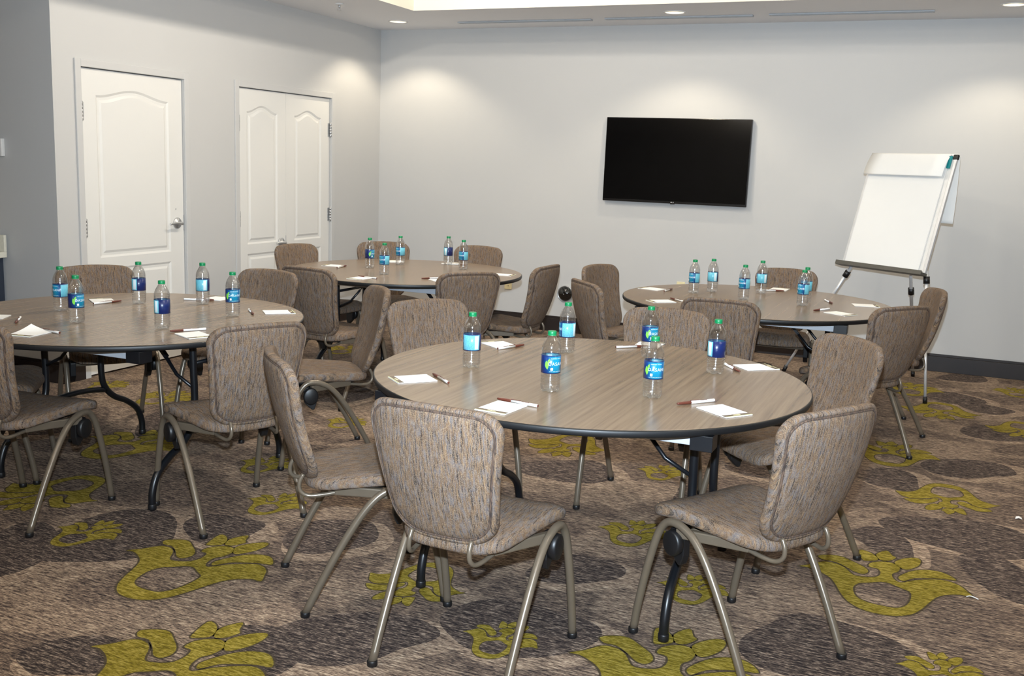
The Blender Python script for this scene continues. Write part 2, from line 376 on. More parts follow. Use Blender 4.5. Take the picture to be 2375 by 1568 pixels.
for k, (bx_, by_, ra, rb, ang_) in enumerate(BLOBS):
    c, s = math.cos(math.radians(ang_)), math.sin(math.radians(ang_)); pts = []; lob = []
    for q in range(40):
        th = 2*PI*q/40; rr = 1 + .10*math.sin(2*th+k) + .06*math.sin(3*th+2*k) + .22*max(0, math.cos(th-.8*k))**14
        x, y = ra*rr*math.cos(th), rb*rr*math.sin(th); pts.append((bx_+c*x-s*y, by_+s*x+c*y))
        x, y = x*1.16+.03, y*1.12-.05; lob.append((bx_+c*x-s*y, by_+s*x+c*y))
    for lp, zz, mi in ((lob, .0001+.000002*k, 4), (pts, .0002+.000002*k, 3)):
        v, f = fill2d([lp]); mb.add([(x, y, zz) for x, y in v], f, mi, False)
struct(mb.build('floor', [m_carpet, m_cgreen, m_cout, m_cdark, m_ctan], recalc=False), 'brown streaked carpet woven with gold lotus flowers')

struct(MB().box(-.12, XR+.1, 0, .1, 0, 3.1).build('wall_back', m_wall))
struct(MB().box(XR, XR+.1, YF, 0, 0, 3.1).build('wall_right', m_wall))
struct(MB().box(XA-.1, XR+.1, YF-.1, YF, 0, 3.1).build('wall_front', m_wall))
struct(MB().box(XA-.1, XA, YF, WC+.12, 0, 3.1).build('wall_alcove_side', m_wall))
struct(MB().box(XA, -.12, WC, WC+.12, 0, 3.1).build('wall_alcove', m_wall))
D1 = (-3.6041, -2.6879); D2 = (-2.0754, -.8299); HD = 1.975; CM = -1.4621
J = .02                                         # jamb gap
wl = MB()
wl.box(-.12, 0, WC, D1[0]-J, 0, H+.4); wl.box(-.12, 0, D1[1]+J, D2[0]-J, 0, H+.4); wl.box(-.12, 0, D2[1]+J, 0, 0, H+.4)
wl.box(-.12, 0, D1[0]-J, D1[1]+J, HD+J, H+.4); wl.box(-.12, 0, D2[0]-J, D2[1]+J, HD+J, H+.4)
struct(wl.build('wall_left', m_wall))
# jambs + casings
for n, (a, b) in enumerate((D1, D2)):
    cs = MB(); a0, b0 = a-.006, b+.006; zt_ = HD+.006; wd = .047
    for y0, y1 in ((a0-wd, a0), (b0, b0+wd)): cs.box(0, .014, y0, y1, 0, zt_+wd); 
    cs.box(0, .014, a0, b0, zt_, zt_+wd)
    cs.box(-.12, .0, a-J, a0, 0, zt_); cs.box(-.12, .0, b0, b+J, 0, zt_); cs.box(-.12, .0, a-J, b+J, zt_, HD+J)
    cs.box(-.09, -.052, a0, a0+.012, 0, zt_); cs.box(-.09, -.052, b0-.012, b0, 0, zt_); cs.box(-.09, -.052, a0, b0, zt_-.014, zt_)
    o = struct(cs.build('trim_%d' % (n+1), m_case, bevel=.003), 'pale flat casing round the %s' % ('single door' if n == 0 else 'double closet doors'))
# door leaves with moulded panels
def panel_loop(y0, y1, z0, z1, arch, n=20):
    lp = [(y0, z0), (y1, z0)]
    if arch:
        for k in range(n+1):
            q = k/n; y = y1+(y0-y1)*q; lp.append((y, z1-arch + arch*.5*(1-math.cos(2*PI*q))))
    else: lp += [(y1, z1), (y0, z1)]
    return lp
def door(name, y0, y1, panels, label, lever=None, hinge_side=0, hinges=(), hole=None):
    xf = -.012; xb = -.05; mbd = MB()
    loops = [[(y0, .012), (y1, .012), (y1, HD), (y0, HD)]]
    rings = []
    for (a, b, c, d, arch) in panels:
        w_ = [panel_loop(a, b, c, d, arch), None, None, None]
        ins = [.014, .030, .046]; dep = [.007, .007, .0]
        for k in range(3): i_ = ins[k]; w_[k+1] = panel_loop(a+i_, b-i_, c+i_, d-i_, arch)
        loops.append(w_[0]); rings.append(w_)
    v, f = fill2d(loops); mbd.add([(xf, a, b) for a, b in v], f, 0, False)
    for w_ in rings:
        dps = [0, .008, .008, .001]
        for k in range(3):
            A = [(xf-dps[k], a, b) for a, b in w_[k]]; B = [(xf-dps[k+1], a, b) for a, b in w_[k+1]]; n = len(A)
            mbd.add(A+B, [(i, (i+1) % n, n+(i+1) % n, n+i) for i in range(n)], 0, False)
        v, f = fill2d([w_[3]]); mbd.add([(xf-dps[3], a, b) for a, b in v], f, 0, False)
    o = loops[0]; n = 4
    mbd.add([(xf, a, b) for a, b in o]+[(xb, a, b) for a, b in o], [(i, (i+1) % 4, 4+(i+1) % 4, 4+i) for i in range(4)]+[(4,5,6,7)], 0, False)
    d = struct(mbd.build(name, m_door), label)
    for hy, hz in hinges:
        h = MB()
        for k in range(5): h.lathe([(.006, k*.0235), (.010, k*.0235+.001), (.010, k*.0235+.022), (.006, k*.0235+.023)], 12, 0, (.001, hy, hz-.058))
        h.lathe([(.003, -.006), (.0085, -.004), (.0085, 0), (.0085, .118), (.003, .124)], 12, 0, (.001, hy, hz-.058))
        s_ = 1 if hy < (y0+y1)/2 else -1
        h.box(xf-.001, xf+.002, min(hy, hy+s_*.028), max(hy, hy+s_*.028), hz-.057, hz+.057)
        h.build('hinge', m_chrome, d)
    if lever:
        ly, lz, dirn = lever; R = MB()
        prof = [(.040, 0), (.040, .006), (.036, .011), (.013, .013), (.011, .05), (.010, .052)]
        q = MB().lathe(prof, 32); R.add([(xf+z, ly+x, lz+y) for x, y, z in q.v], q.f, 0, True)
        lv = R.build('door_handle', m_chrome, d)
        L = MB(); pts = catmull([(xf+.046, ly, lz), (xf+.050, ly+dirn*.03, lz+.002), (xf+.048, ly+dirn*.07, lz+.003), (xf+.042, ly+dirn*.115, lz-.002)], 5)
        L.tube(pts, .009, 10, 0, True, [.010-.003*i/(len(pts)-1) for i in range(len(pts))]); L.build('lever', m_chrome, lv)
        MB().box(xf-.03, xf+.003, (y1 if dirn < 0 else y0)-.004, (y1 if dirn < 0 else y0)+.001, lz-.055, lz+.055).build('latch_plate', m_chrome, d)
    if hole:
        q = MB().lathe([(.006, 0), (.0055, .002), (.003, .0025)], 16); MB().add([(xf+z, hole[0]+x, hole[1]+y) for x, y, z in q.v], q.f, 0, True).build('screw_cover', m_logo, d)
    return d
door('door_1', D1[0], D1[1], [(-3.475, -2.82, .775, 1.865, .05), (-3.475, -2.82, .18, .705, 0)], 'single white moulded door with arched upper panel', (-2.755, .975, -1), 0, [(-3.606, 1.71), (-3.606, .975), (-3.606, .25)], (-2.765, 1.075))
door('door_2', D2[0], CM-.0015, [(-1.965, -1.575, .775, 1.855, .05), (-1.965, -1.575, .18, .70, 0)], 'left leaf of the white double closet doors', (-1.53, .768, -1), 0, [(-2.077, 1.71), (-2.077, .98), (-2.077, .25)])
door('door_3', CM+.0015, D2[1], [(-1.345, -.955, .775, 1.855, .05), (-1.345, -.955, .18, .70, 0)], 'right leaf of the white double closet doors', None, 0, [(-.828, 1.71), (-.828, .98), (-.828, .25)])
# baseboards: board with a stepped cap
def baseboard(name, segs):
    b = MB()
    for ax, c, a0, a1, sgn in segs:
        for d, z0, z1 in ((.016, 0, .118), (.010, .118, .138)):
            lo, hi = (c, c+sgn*d) if sgn > 0 else (c+sgn*d, c)
            (b.box(a0, a1, lo, hi, z0, z1) if ax == 'x' else b.box(lo, hi, a0, a1, z0, z1))
    return struct(b.build(name, m_base, bevel=.002))
baseboard('baseboard_back', [('x', 0, 0, XR, -1)])
baseboard('baseboard_left', [('y', 0, WC, D1[0]-.053, 1), ('y', 0, D1[1]+.053, D2[0]-.053, 1), ('y', 0, D2[1]+.053, 0, 1)])
baseboard('baseboard_alcove', [('x', WC, -.465, .016, -1)])
baseboard('baseboard_right', [('y', XR, YF, 0, -1)])
# ceiling: soffit with lamp holes round a raised tray
LAMPS = [(.48, -.52), (2.97, -.66), (5.30, -.64)]; LR = .075
def circle(cx, cy, r, n=32): return [(cx+r*math.cos(2*PI*k/n), cy+r*math.sin(2*PI*k/n)) for k in range(n)]
v, f = fill2d([[(XA, YF), (XR, YF), (XR, .05), (XA, .05)], [(TX0, TY0), (TX1, TY0), (TX1, TY1), (TX0, TY1)]] + [circle(x, y, LR) for x, y in LAMPS])
cm = MB().add([(x, y, H) for x, y in v], f, 0, False)
struct(cm.build('ceiling', m_ceil), 'pale grey dropped ceiling border with recessed downlights')
ct = MB()
for (a, b) in (((TX0, TY0), (TX1, TY0)), ((TX1, TY0), (TX1, TY1)), ((TX1, TY1), (TX0, TY1)), ((TX0, TY1), (TX0, TY0))):
    ct.add([(*a, H), (*b, H), (*b, TZ), (*a, TZ)], [(0,1,2,3)], 0, False)
ct.add([(TX0, TY0, TZ), (TX1, TY0, TZ), (TX1, TY1, TZ), (TX0, TY1, TZ)], [(0,1,2,3)], 0, False)
ct.add([(XA-.1, YF-.1, 3.2), (XR+.1, YF-.1, 3.2), (XR+.1, .1, 3.2), (XA-.1, .1, 3.2)], [(0,1,2,3)], 0, False)
struct(ct.build('ceiling_tray', m_tray), 'cream raised tray in the ceiling')

# ------------------------------------------------------------------ lamps
t = NT('lamp_glow'); t.b.inputs['Emission Color'].default_value = (1, .93, .8, 1); t.b.inputs['Emission Strength'].default_value = 22; t.set(Roughness=.3)
t.col(t.ramp(t.noise(t.obj(), 8), [(.3, (.9,.9,.9,1)), (.7, (1,1,1,1))])); m_glow = t.mat
m_reflect = simple('lamp_reflector', (200, 194, 182), .5, .6)
WHERE = ['nearest the left-hand corner', 'above the wall television', 'at the right edge, above the easel']
for (x, y), wh in zip(LAMPS, WHERE):
    e = empty('recessed_downlight', (x, y, H)); tag(e, 'round recessed ceiling downlight ' + wh, 'downlight', 'downlights in the ceiling border')
    MB().lathe([(LR+.012, 0), (LR+.012, -.004), (LR+.002, -.006), (LR-.004, -.002), (LR-.004, .004)], 40, 0, (0,0,0), True, False).build('trim_ring', m_white, e)
    MB().lathe([(LR-.003, .002), (LR-.006, .03), (LR-.018, .06), (.035, .085), (.001, .092)], 40, 0, (0,0,0), True, False).build('reflector', m_reflect, e)
    MB().lathe([(.006, .034), (.020, .038), (.028, .048), (.026, .062), (.016, .076), (.012, .090)], 20).build('bulb', m_glow, e)
    ld = bpy.data.lights.new('downlight_lamp', 'SPOT'); ld.energy = DOWN_W; ld.color = (1.0, .87, .66); ld.shadow_soft_size = .018; ld.spot_size = math.radians(118); ld.spot_blend = .45
    lo = bpy.data.objects.new('downlight_lamp', ld); COL.objects.link(lo); lo.location = (x, y, H+.006)
k_ = 0
for x, y, wh in ((1.9, -2.5, 'above the far left table'), (1.9, -3.7, 'above the gap between the two left tables'), (1.9, -8.2, 'at its near left corner'), (4.0, -3.0, 'above the far right table'), (4.0, -5.6, 'above the nearest table'), (4.0, -8.2, 'above the camera'), (6.0, -3.0, 'at its far right corner'), (6.0, -5.6, 'midway along its right side'), (6.0, -8.2, 'at its near right corner')):
        e = empty('tray_downlight', (x, y, TZ)); tag(e, 'flush round downlight in the ceiling tray ' + wh, 'downlight', 'downlights in the ceiling tray')
        MB().lathe([(.10, -.001), (.10, -.006), (.086, -.008), (.084, -.001)], 32, 0, (0,0,0), True, False).build('trim_ring', m_white, e)
        MB().lathe([(.085, -.002), (.085, -.003)], 32).build('lens', m_glow, e)
        ld = bpy.data.lights.new('tray_lamp', 'POINT'); ld.shadow_soft_size = .05; ld.energy = TRAY_W*(1.75 if (x < 2 and y > -5) else .85); ld.color = WARM
        lo = bpy.data.objects.new('tray_lamp', ld); COL.objects.link(lo); lo.location = (x, y, TZ-.02)

# slot diffusers
for (x0, x1, yy), wh in zip(((1.01, 2.215, -.40), (2.34, 3.52, -.425), (3.645, 4.80, -.45)), ('left of the television', 'above the television', 'right of the television')):
    e = empty('slot_diffuser', ((x0+x1)/2, yy, H)); tag(e, 'long narrow slot air diffuser in the ceiling ' + wh, 'air vent', 'slot diffusers in the ceiling border')
    L = (x1-x0)/2
    MB().box(-L, L, -.030, -.016, -.012, -.0005).box(-L, L, .016, .030, -.012, -.0005).box(-L, -L+.012, -.016, .016, -.012, -.0005).box(L-.012, L, -.016, .016, -.012, -.0005).build('frame', m_grille, e, .002)
    MB().box(-L+.012, L-.012, -.016, .016, -.003, -.0006).build('slot', m_slot, e)
    MB().box(-L+.012, L-.012, -.004, .004, -.010, -.003).build('blade', m_grille, e)
# sprinkler
e = empty('fire_sprinkler', (.524, -1.506, H)); tag(e, 'small pendent fire sprinkler head on the ceiling above the doors', 'sprinkler')
MB().lathe([(.034, -.0005), (.034, -.004), (.026, -.010), (.010, -.012)], 28).build('escutcheon', m_white, e)
MB().lathe([(.009, -.010), (.009, -.026), (.006, -.030)], 16).tube([(-.007,0,-.026), (-.012,0,-.036), (-.003,0,-.048)], .002, 8).tube([(.007,0,-.026), (.012,0,-.036), (.003,0,-.048)], .002, 8).build('body', m_chrome, e)
MB().lathe([(.002, -.047), (.018, -.049), (.018, -.051), (.002, -.052)], 20).build('deflector', m_chrome, e)

# ------------------------------------------------------------------ things on the walls
# television
TVX, TVZ = 2.885, 1.545
e = empty('wall_television', (TVX, -.02, 1.195)); tag(e, 'large black flat screen television hung on the back wall', 'television')
e.rotation_euler = (math.radians(-1.2), 0, 0)
hw, hh = .617, .352
MB().box(-.2, .2, .0, .018, .15, .52).build('wall_mount', m_black, e, .003)
MB().box(-hw, hw, -.040, -.006, 0, 2*hh).build('housing', m_tvbezel, e, .004)
MB().box(-hw+.006, hw-.006, -.0415, -.0402, .020, 2*hh-.006).build('screen', m_screen, e)
MB().box(-.018, .018, -.041, -.022, -.006, .002).build('sensor_tab', m_tvbezel, e, .002)
def text_mesh(name, body, size, mat, fn, extrude=0):
    cu = bpy.data.curves.new('txt', 'FONT'); cu.body = body; cu.size = size; cu.align_x = 'CENTER'; cu.align_y = 'CENTER'; cu.resolution_u = 3; cu.space_character = 1.12
    ob = bpy.data.objects.new('txt', cu); COL.objects.link(ob)
    bpy.context.view_layer.update()
    me = bpy.data.meshes.new_from_object(ob.evaluated_get(bpy.context.evaluated_depsgraph_get()))
    bpy.data.objects.remove(ob, do_unlink=True); bpy.data.curves.remove(cu)
    for vv in me.vertices: vv.co = fn(vv.co.x, vv.co.y)
    me.name = name; me.materials.clear(); me.materials.append(mat); return me
lg = bpy.data.objects.new('logo', text_mesh('logo', 'LG', .014, m_logo, lambda x, y: Vector((x+.006, -.0425, y+.010)))); link(lg, e)
q = MB().lathe([(.005, 0), (.005, .0006)], 20); MB().add([(x-.009, -.0425+z, y+.010) for x, y, z in q.v], q.f, 0, False).build('logo_disc', m_logo, e)
# glossy round wall fitting
e = empty('round_wall_fitting', (1.947, -.001, .348)); tag(e, 'glossy black round disc with chrome rim on the back wall between chairs', 'wall fitting')
def axY(prof, seg=40, sgn=-1):
    q = MB().lathe(prof, seg); return MB().add([(x, sgn*z, y) for x, y, z in q.v], q.f, 0, True)
axY([(.068, 0), (.074, .004), (.074, .014), (.070, .018), (.067, .014)]).build('rim', m_chrome, e)
axY([(.068, .006), (.066, .016), (.060, .026), (.045, .038), (.025, .046), (.008, .049), (.003, .0495)]).build('dome', m_dome, e)
axY([(.005, .049), (.004, .052), (.002, .053)], 16).build('centre_stud', m_chrome, e)
# outlets
for (x, z), wh in zip(((1.385, .40), (2.99, .48)), ('under the edge of the far left round table', 'behind the far right round table')):
    e = empty('wall_outlet', (x, -.001, z)); tag(e, 'small cream wall outlet plate ' + wh, 'outlet', 'cream outlets on the back wall')
    MB().box(-.036, .036, -.007, 0, -.058, .058).build('cover_plate', m_cream, e, .003)
    for s in (-1, 1):
        so = MB().box(-.017, .017, -.0095, -.0075, s*.024-.014, s*.024+.014).build('socket', m_cream, e, .002)
        MB().box(-.008, -.005, -.0102, -.0094, s*.024-.006, s*.024+.006).box(.005, .008, -.0102, -.0094, s*.024-.006, s*.024+.006).build('slots', m_dark, so)
# thermostat on the alcove wall
e = empty('wall_thermostat', (-.47, WC-.001, 1.466)); tag(e, 'small white thermostat on the shaded wall at the left edge', 'thermostat')
MB().box(-.06, .048, -.026, 0, -.055, .055).build('housing', m_white, e, .004)
MB().box(-.028, .018, -.0275, -.0262, .018, .044).build('display', m_logo, e); MB().box(-.05, -.045, -.028, -.026, -.036, -.028).build('button', m_dark, e)
# counter end in the alcove
e = empty('alcove_counter', (-1.2, WC-.02, 0)); tag(e, 'navy cabinet with pale countertop at the left edge of the photo', 'counter')
def W2L(x): return x+1.2
MB().box(-1.2, W2L(-.462), -.58, 0, .10, .775).build('cabinet_body', m_navy, e, .003)
MB().box(-1.2, W2L(-.48), -.53, 0, 0, .10).build('toe_kick', m_dark, e)
MB().box(-1.22, W2L(-.425), -.625, 0, .775, .812).build('countertop', m_counter, e, .003)
MB().box(-1.22, W2L(-.425), -.020, 0, .812, .918).build('backsplash', m_counter, e, .002)
for i in range(3):
    d = MB().box(-1.19+i*.63, -1.19+i*.63+.61, -.598, -.5805, .13, .755).build('cabinet_door', m_navy, e, .002)
    MB().tube([(-1.19+i*.63+.55, -.62, .60), (-1.19+i*.63+.55, -.62, .72)], .006, 8).build('handle', m_chrome, d)

# ------------------------------------------------------------------ round tables
TR, TH = .778, .74
def make_table():
    e = empty('round_table')
    MB().lathe([(.0005, TH), (TR-.004, TH), (TR-.002, TH-.0006)], 128, 0, (0,0,0), False, False).build('tabletop', m_wood, e)
    MB().lathe([(TR-.0022, TH-.0008), (TR+.001, TH-.002), (TR+.0025, TH-.006), (TR+.0025, TH-.017), (TR, TH-.022), (TR-.005, TH-.024), (.001, TH-.024)], 128, 0, (0,0,0), True, False).build('edge_band', m_edge, e)
    z0 = TH-.0245
    for s in (-1, 1):
        r_ = MB().box(-.505, .505, s*.49-.012, s*.49+.012, z0-.045, z0).build('rail', m_rail, e, .002)
        for k in (-1, 1):
            MB().box(k*.540-.034, k*.540+.034, s*.49-.055, s*.49+.016, z0-.048, z0).build('end_bracket', m_blacktube, r_, .002)
    for k in (-1, 1):
        x = k*.44
        for s in (-1, 1):
            pts = catmull([(x, s*.175, z0-.03), (x, s*.172, .55), (x, s*.168, .40), (x, s*.185, .31), (x, s*.245, .245), (x, s*.335, .20), (x, s*.405, .145), (x, s*.435, .075), (x, s*.438, .012)], 5)
            lg_ = MB().tube(pts, .0155, 14).build('leg', m_blacktube, e)
            MB().lathe([(.017, .0015), (.018, .006), (.018, .022), (.0165, .026)], 16, 0, (x, s*.438, 0)).build('foot_cap', m_black, lg_)
            MB().box(x-.03, x+.03, s*.175-.03, s*.175+.03, z0-.032, z0).build('socket', m_blacktube, lg_, .003)
            # folding brace
            MB().tube([(x, s*.171, .47), (x-k*.10, s*.165, .52), (x-k*.17, s*.16, .60)], .008, 8).obox((x-k*.22, s*.158, .655), (k*.06, 0, -.066), (0, .010, 0), (.005, 0, .005)).build('brace', m_blacktube, e)
        MB().tube(catmull([(x, -.20, .285), (x, -.1, .30), (x, 0, .305), (x, .1, .30), (x, .20, .285)], 3), .0135, 12).build('stretcher', m_blacktube, e)
        MB().tube([(x, -.172, .58), (x, .172, .58)], .009, 10).build('crossbar', m_blacktube, e)
    return e
T = {1: (3.9323, -5.0591), 2: (1.6900, -4.9900), 3: (1.7137, -2.4740), 4: (4.0550, -2.4644)}
TNAME = {1: 'nearest', 2: 'left', 3: 'far left', 4: 'far right'}
TLAB = {1: 'round wood-look folding table nearest the camera', 2: 'round wood-look folding table cut by the left edge of the photo', 3: 'round wood-look folding table in the far corner by the closet doors', 4: 'round wood-look folding table beside the flip chart easel'}
tb = make_table(); cache_tree(tb)
for i in (1, 2, 3, 4):
    o = tb if i == 1 else copy_tree(tb)
    if i == 2:
        for c in kids(o):
            if c.name.split('.')[0] in ('leg', 'brace', 'stretcher', 'crossbar'): c.location.y += .085
    o.location = (*T[i], 0); tag(o, TLAB[i], 'table', 'round tables')

# ------------------------------------------------------------------ chairs
def pillow(outline, N, prof, fn):
    """rings from front centre over the rim to rear centre; fn(x, y, off) maps to 3-D"""
    P = resample(outline, N); cx = sum(q[0] for q in P)/N; cy = sum(q[1] for q in P)/N
    rows = [[fn(cx+(x-cx)*s, cy+(y-cy)*s, o) for x, y in P] for s, o in prof]
    m = MB().grid(rows, 0, True)
    for row, rev in ((0, True), (len(rows)-1, False)):
        b = len(m.v); m.v.append(tuple(fn(cx, cy, prof[row][1])))
        for k in range(N):
            f = (row*N+k, row*N+(k+1) % N, b); m.f.append(f if not rev else f[::-1]); m.m.append(0); m.sm.append(True)
    return m, P, (cx, cy)
def seat_fn(x, y, o):
    z = .424 + .045*(y) + o
    z += .010*(x/.22)**2
    if y > .10: z -= .030*((y-.10)/.13)**2
    return (x, y, z)
BZ0, BZ1 = .424, .847
def back_fn(x, h, o):
    q = (h-BZ0)/(BZ1-BZ0)
    y = -.200 - .118*q - .018*math.sin(PI*q) + .042*(x/.21)**2
    hh_ = h - .014*(x/.21)**2*q
    return (x, y + o, hh_)
def rimprof(T1, T2, n=7):
    pr = [(.12, T1), (.3, T1), (.5, T1*.99), (.7, T1*.97), (.84, T1*.9), (.92, T1*.78)]
    for k in range(n+1):
        a = PI/2 - PI*k/n; pr.append((.955+.045*math.cos(a), (T1*.70 if a > 0 else T2*.70)*math.sin(a)))
    pr += [(.930, -T2*.66), (.918, -T2*.40), (.905, -T2*.62), (.88, -T2*.86), (.82, -T2*.96), (.7, -T2), (.5, -T2), (.3, -T2), (.12, -T2)]
    return pr
def make_chair():
    e = empty('conference_chair')
    so = round_poly([(-.160, -.212, .10), (.160, -.212, .10), (.224, .228, .065), (-.224, .228, .065)], 8)
    m, P, c = pillow(so, 72, rimprof(.029, .026), seat_fn); m.build('seat', m_fab, e)
    m2, P2, c2 = pillow(so, 48, [(.3, -.020), (.72, -.020), (.76, -.020), (.765, -.034), (.3, -.036)], seat_fn); m2.build('seat_pan', m_black, e)
    bo = round_poly([(-.160, BZ0, .105), (.160, BZ0, .105), (.216, BZ1, .058), (-.216, BZ1, .058)], 9)
    m, P, c = pillow(bo, 84, rimprof(.024, .022), back_fn); bk = m.build('backrest', m_fab, e)
    wp = [back_fn(c[0]+(x-c[0])*.913, c[1]+(y-c[1])*.913, -.0125) for x, y in P]
    MB().tube(wp+[wp[0]], .0042, 8, 0, False).build('welt', m_welt, bk)
    for s in (-1, 1):
        xs = lambda y: s*(.229 - .012*(.24-y)/.48)
        pr = [(-.236, .012), (-.180, .122), (-.119, .232), (-.056, .330), (-.004, .388), (.040, .412), (.078, .420), (.112, .414), (.140, .386), (.162, .335), (.192, .232), (.220, .110), (.236, .012)]
        pts = catmull([(xs(y), y, z) for y, z in pr], 4)
        lf = MB().tube(pts, .0128, 14).build('leg_frame', m_taupe, e)
        for y in (-.236, .236): MB().lathe([(.0150, .001), (.0160, .004), (.0160, .016), (.0145, .019)], 16, 0, (xs(y), y, 0)).build('foot_cap', m_black, lf)
        # hub inside the bend
        q = MB().lathe([(.030, -.014), (.035, -.011), (.036, .0), (.035, .011), (.030, .014)], 28)
        hb = MB().add([(s*.218+z, .092+x, .352+y*1.15) for x, y, z in q.v], q.f, 0, True); hb.build('hub', m_black, e)
        poly = round_poly([(.062, .392, .01), (.060, .315, .012), (.074, .272, .010), (.118, .315, .012), (.125, .392, .01)], 4)
        MB().prism(poly, s*.176, s*.204, lambda a, b, d: (d, a, b)).build('bracket', m_black, e, .003)
        # side rail under the seat
        a = Vector((s*.210, .088, .386)); b = Vector((s*.112, -.120, .390)); d = (b-a)
        MB().obox((a+b)/2, d/2, Vector((-d.y, d.x, 0)).normalized()*.011, (0, 0, .016)).build('seat_rail', m_taupe, e, .004)
        # J-shaped bar to the backrest
        js = catmull([(s*.118, -.08, .386), (s*.112, -.17, .376), (s*.104, -.212, .376), (s*.099, -.234, .394), (s*.097, -.235, .422), (s*.096, -.222, .448)], 5)
        MB().tube(js, .0072, 10).build('back_support', m_taupe, e)
    MB().tube([(-.20, .088, .372), (.20, .088, .372)], .012, 12).build('cross_tube', m_taupe, e)
    MB().tube([(-.118, -.10, .386), (.118, -.10, .386)], .009, 10).build('rear_cross_tube', m_taupe, e)
    return e
ch = make_chair(); cache_tree(ch)
CH = [
 (1, 3.866, -5.838, -2.4, 'tweed chair closest to the camera, seen from behind, left of the other foreground chair'),
 (1, 4.589, -5.412, 58.5, 'tweed foreground chair at lower right, back to the camera, seat turned left'),
 (1, 3.292, -5.565, -45.5, 'tweed chair left of the near table, seen edge-on behind the closest chair'),
 (1, 4.549, -4.462, 133.5, 'tweed chair right of the near table, its padded front facing the camera'),
 (1, 3.110, -4.520, 234.0, 'tweed chair behind the near table on its left, front of backrest showing'),
 (1, 3.916, -4.205, 181.0, 'tweed chair behind the near table, its backrest rising behind two water bottles'),
 (2, 2.418, -5.196, 63.0, 'tweed chair at the left table seen from behind, overlapped by the edge-on chair'),
 (2, 1.700, -5.596, 7.5, 'tweed chair cut off by the left edge of the photo, seat facing right'),
 (2, 1.000, -4.445, 235.5, 'tweed chair behind the left table, in front of the single door'),
 (2, 1.580, -4.105, 178.5, 'tweed chair behind the left table, in front of the double closet doors'),
 (2, 2.262, -4.300, 135.0, 'tweed chair right of the left table, seen side-on facing left'),
 (2, 1.135, -5.300, -52.0, 'tweed chair mostly hidden behind the chair at the left edge'),
 (3, .970, -2.370, 259.0, 'tweed chair at the far left table, nearest the closet door lever'),
 (3, 1.218, -1.858, 221.0, 'tweed chair at the far left table near the room corner, behind three bottles'),
 (3, 1.738, -1.690, 179.0, 'tweed chair at the far left table against the back wall, lower left of television'),
 (3, 1.672, -3.245, -6.5, 'tweed chair before the far left table, seen from behind, beside the side-on chair'),
 (3, 2.275, -2.925, 50.0, 'tweed chair before the far left table on its right, seen from behind'),
 (3, 2.412, -2.375, 87.5, 'tweed chair at the right end of the far left table, left of the round fitting'),
 (4, 3.408, -2.860, -47.5, 'tweed chair seen from behind just right of the round black wall fitting'),
 (4, 3.240, -2.200, 255.3, 'tweed chair left of the far right table, front visible, close to the back wall'),
 (4, 4.035, -3.070, -.6, 'tweed chair seen from behind directly in front of the far right table'),
 (4, 4.088, -1.715, 183.5, 'tweed chair behind the far right table, left of the easel'),
 (4, 4.668, -2.825, 50.5, 'tweed chair seen from behind at the right end of the far right table'),
 (4, 4.748, -2.130, 106.5, 'tweed chair at the far right, directly below the flip chart'),
]
for i, (tn, x, y, a, lab) in enumerate(CH):
    o = ch if i == 0 else copy_tree(ch)
    o.location = (x, y, 0); o.rotation_euler = (0, 0, math.radians(a)); tag(o, lab, 'chair', 'tweed chairs round the tables')

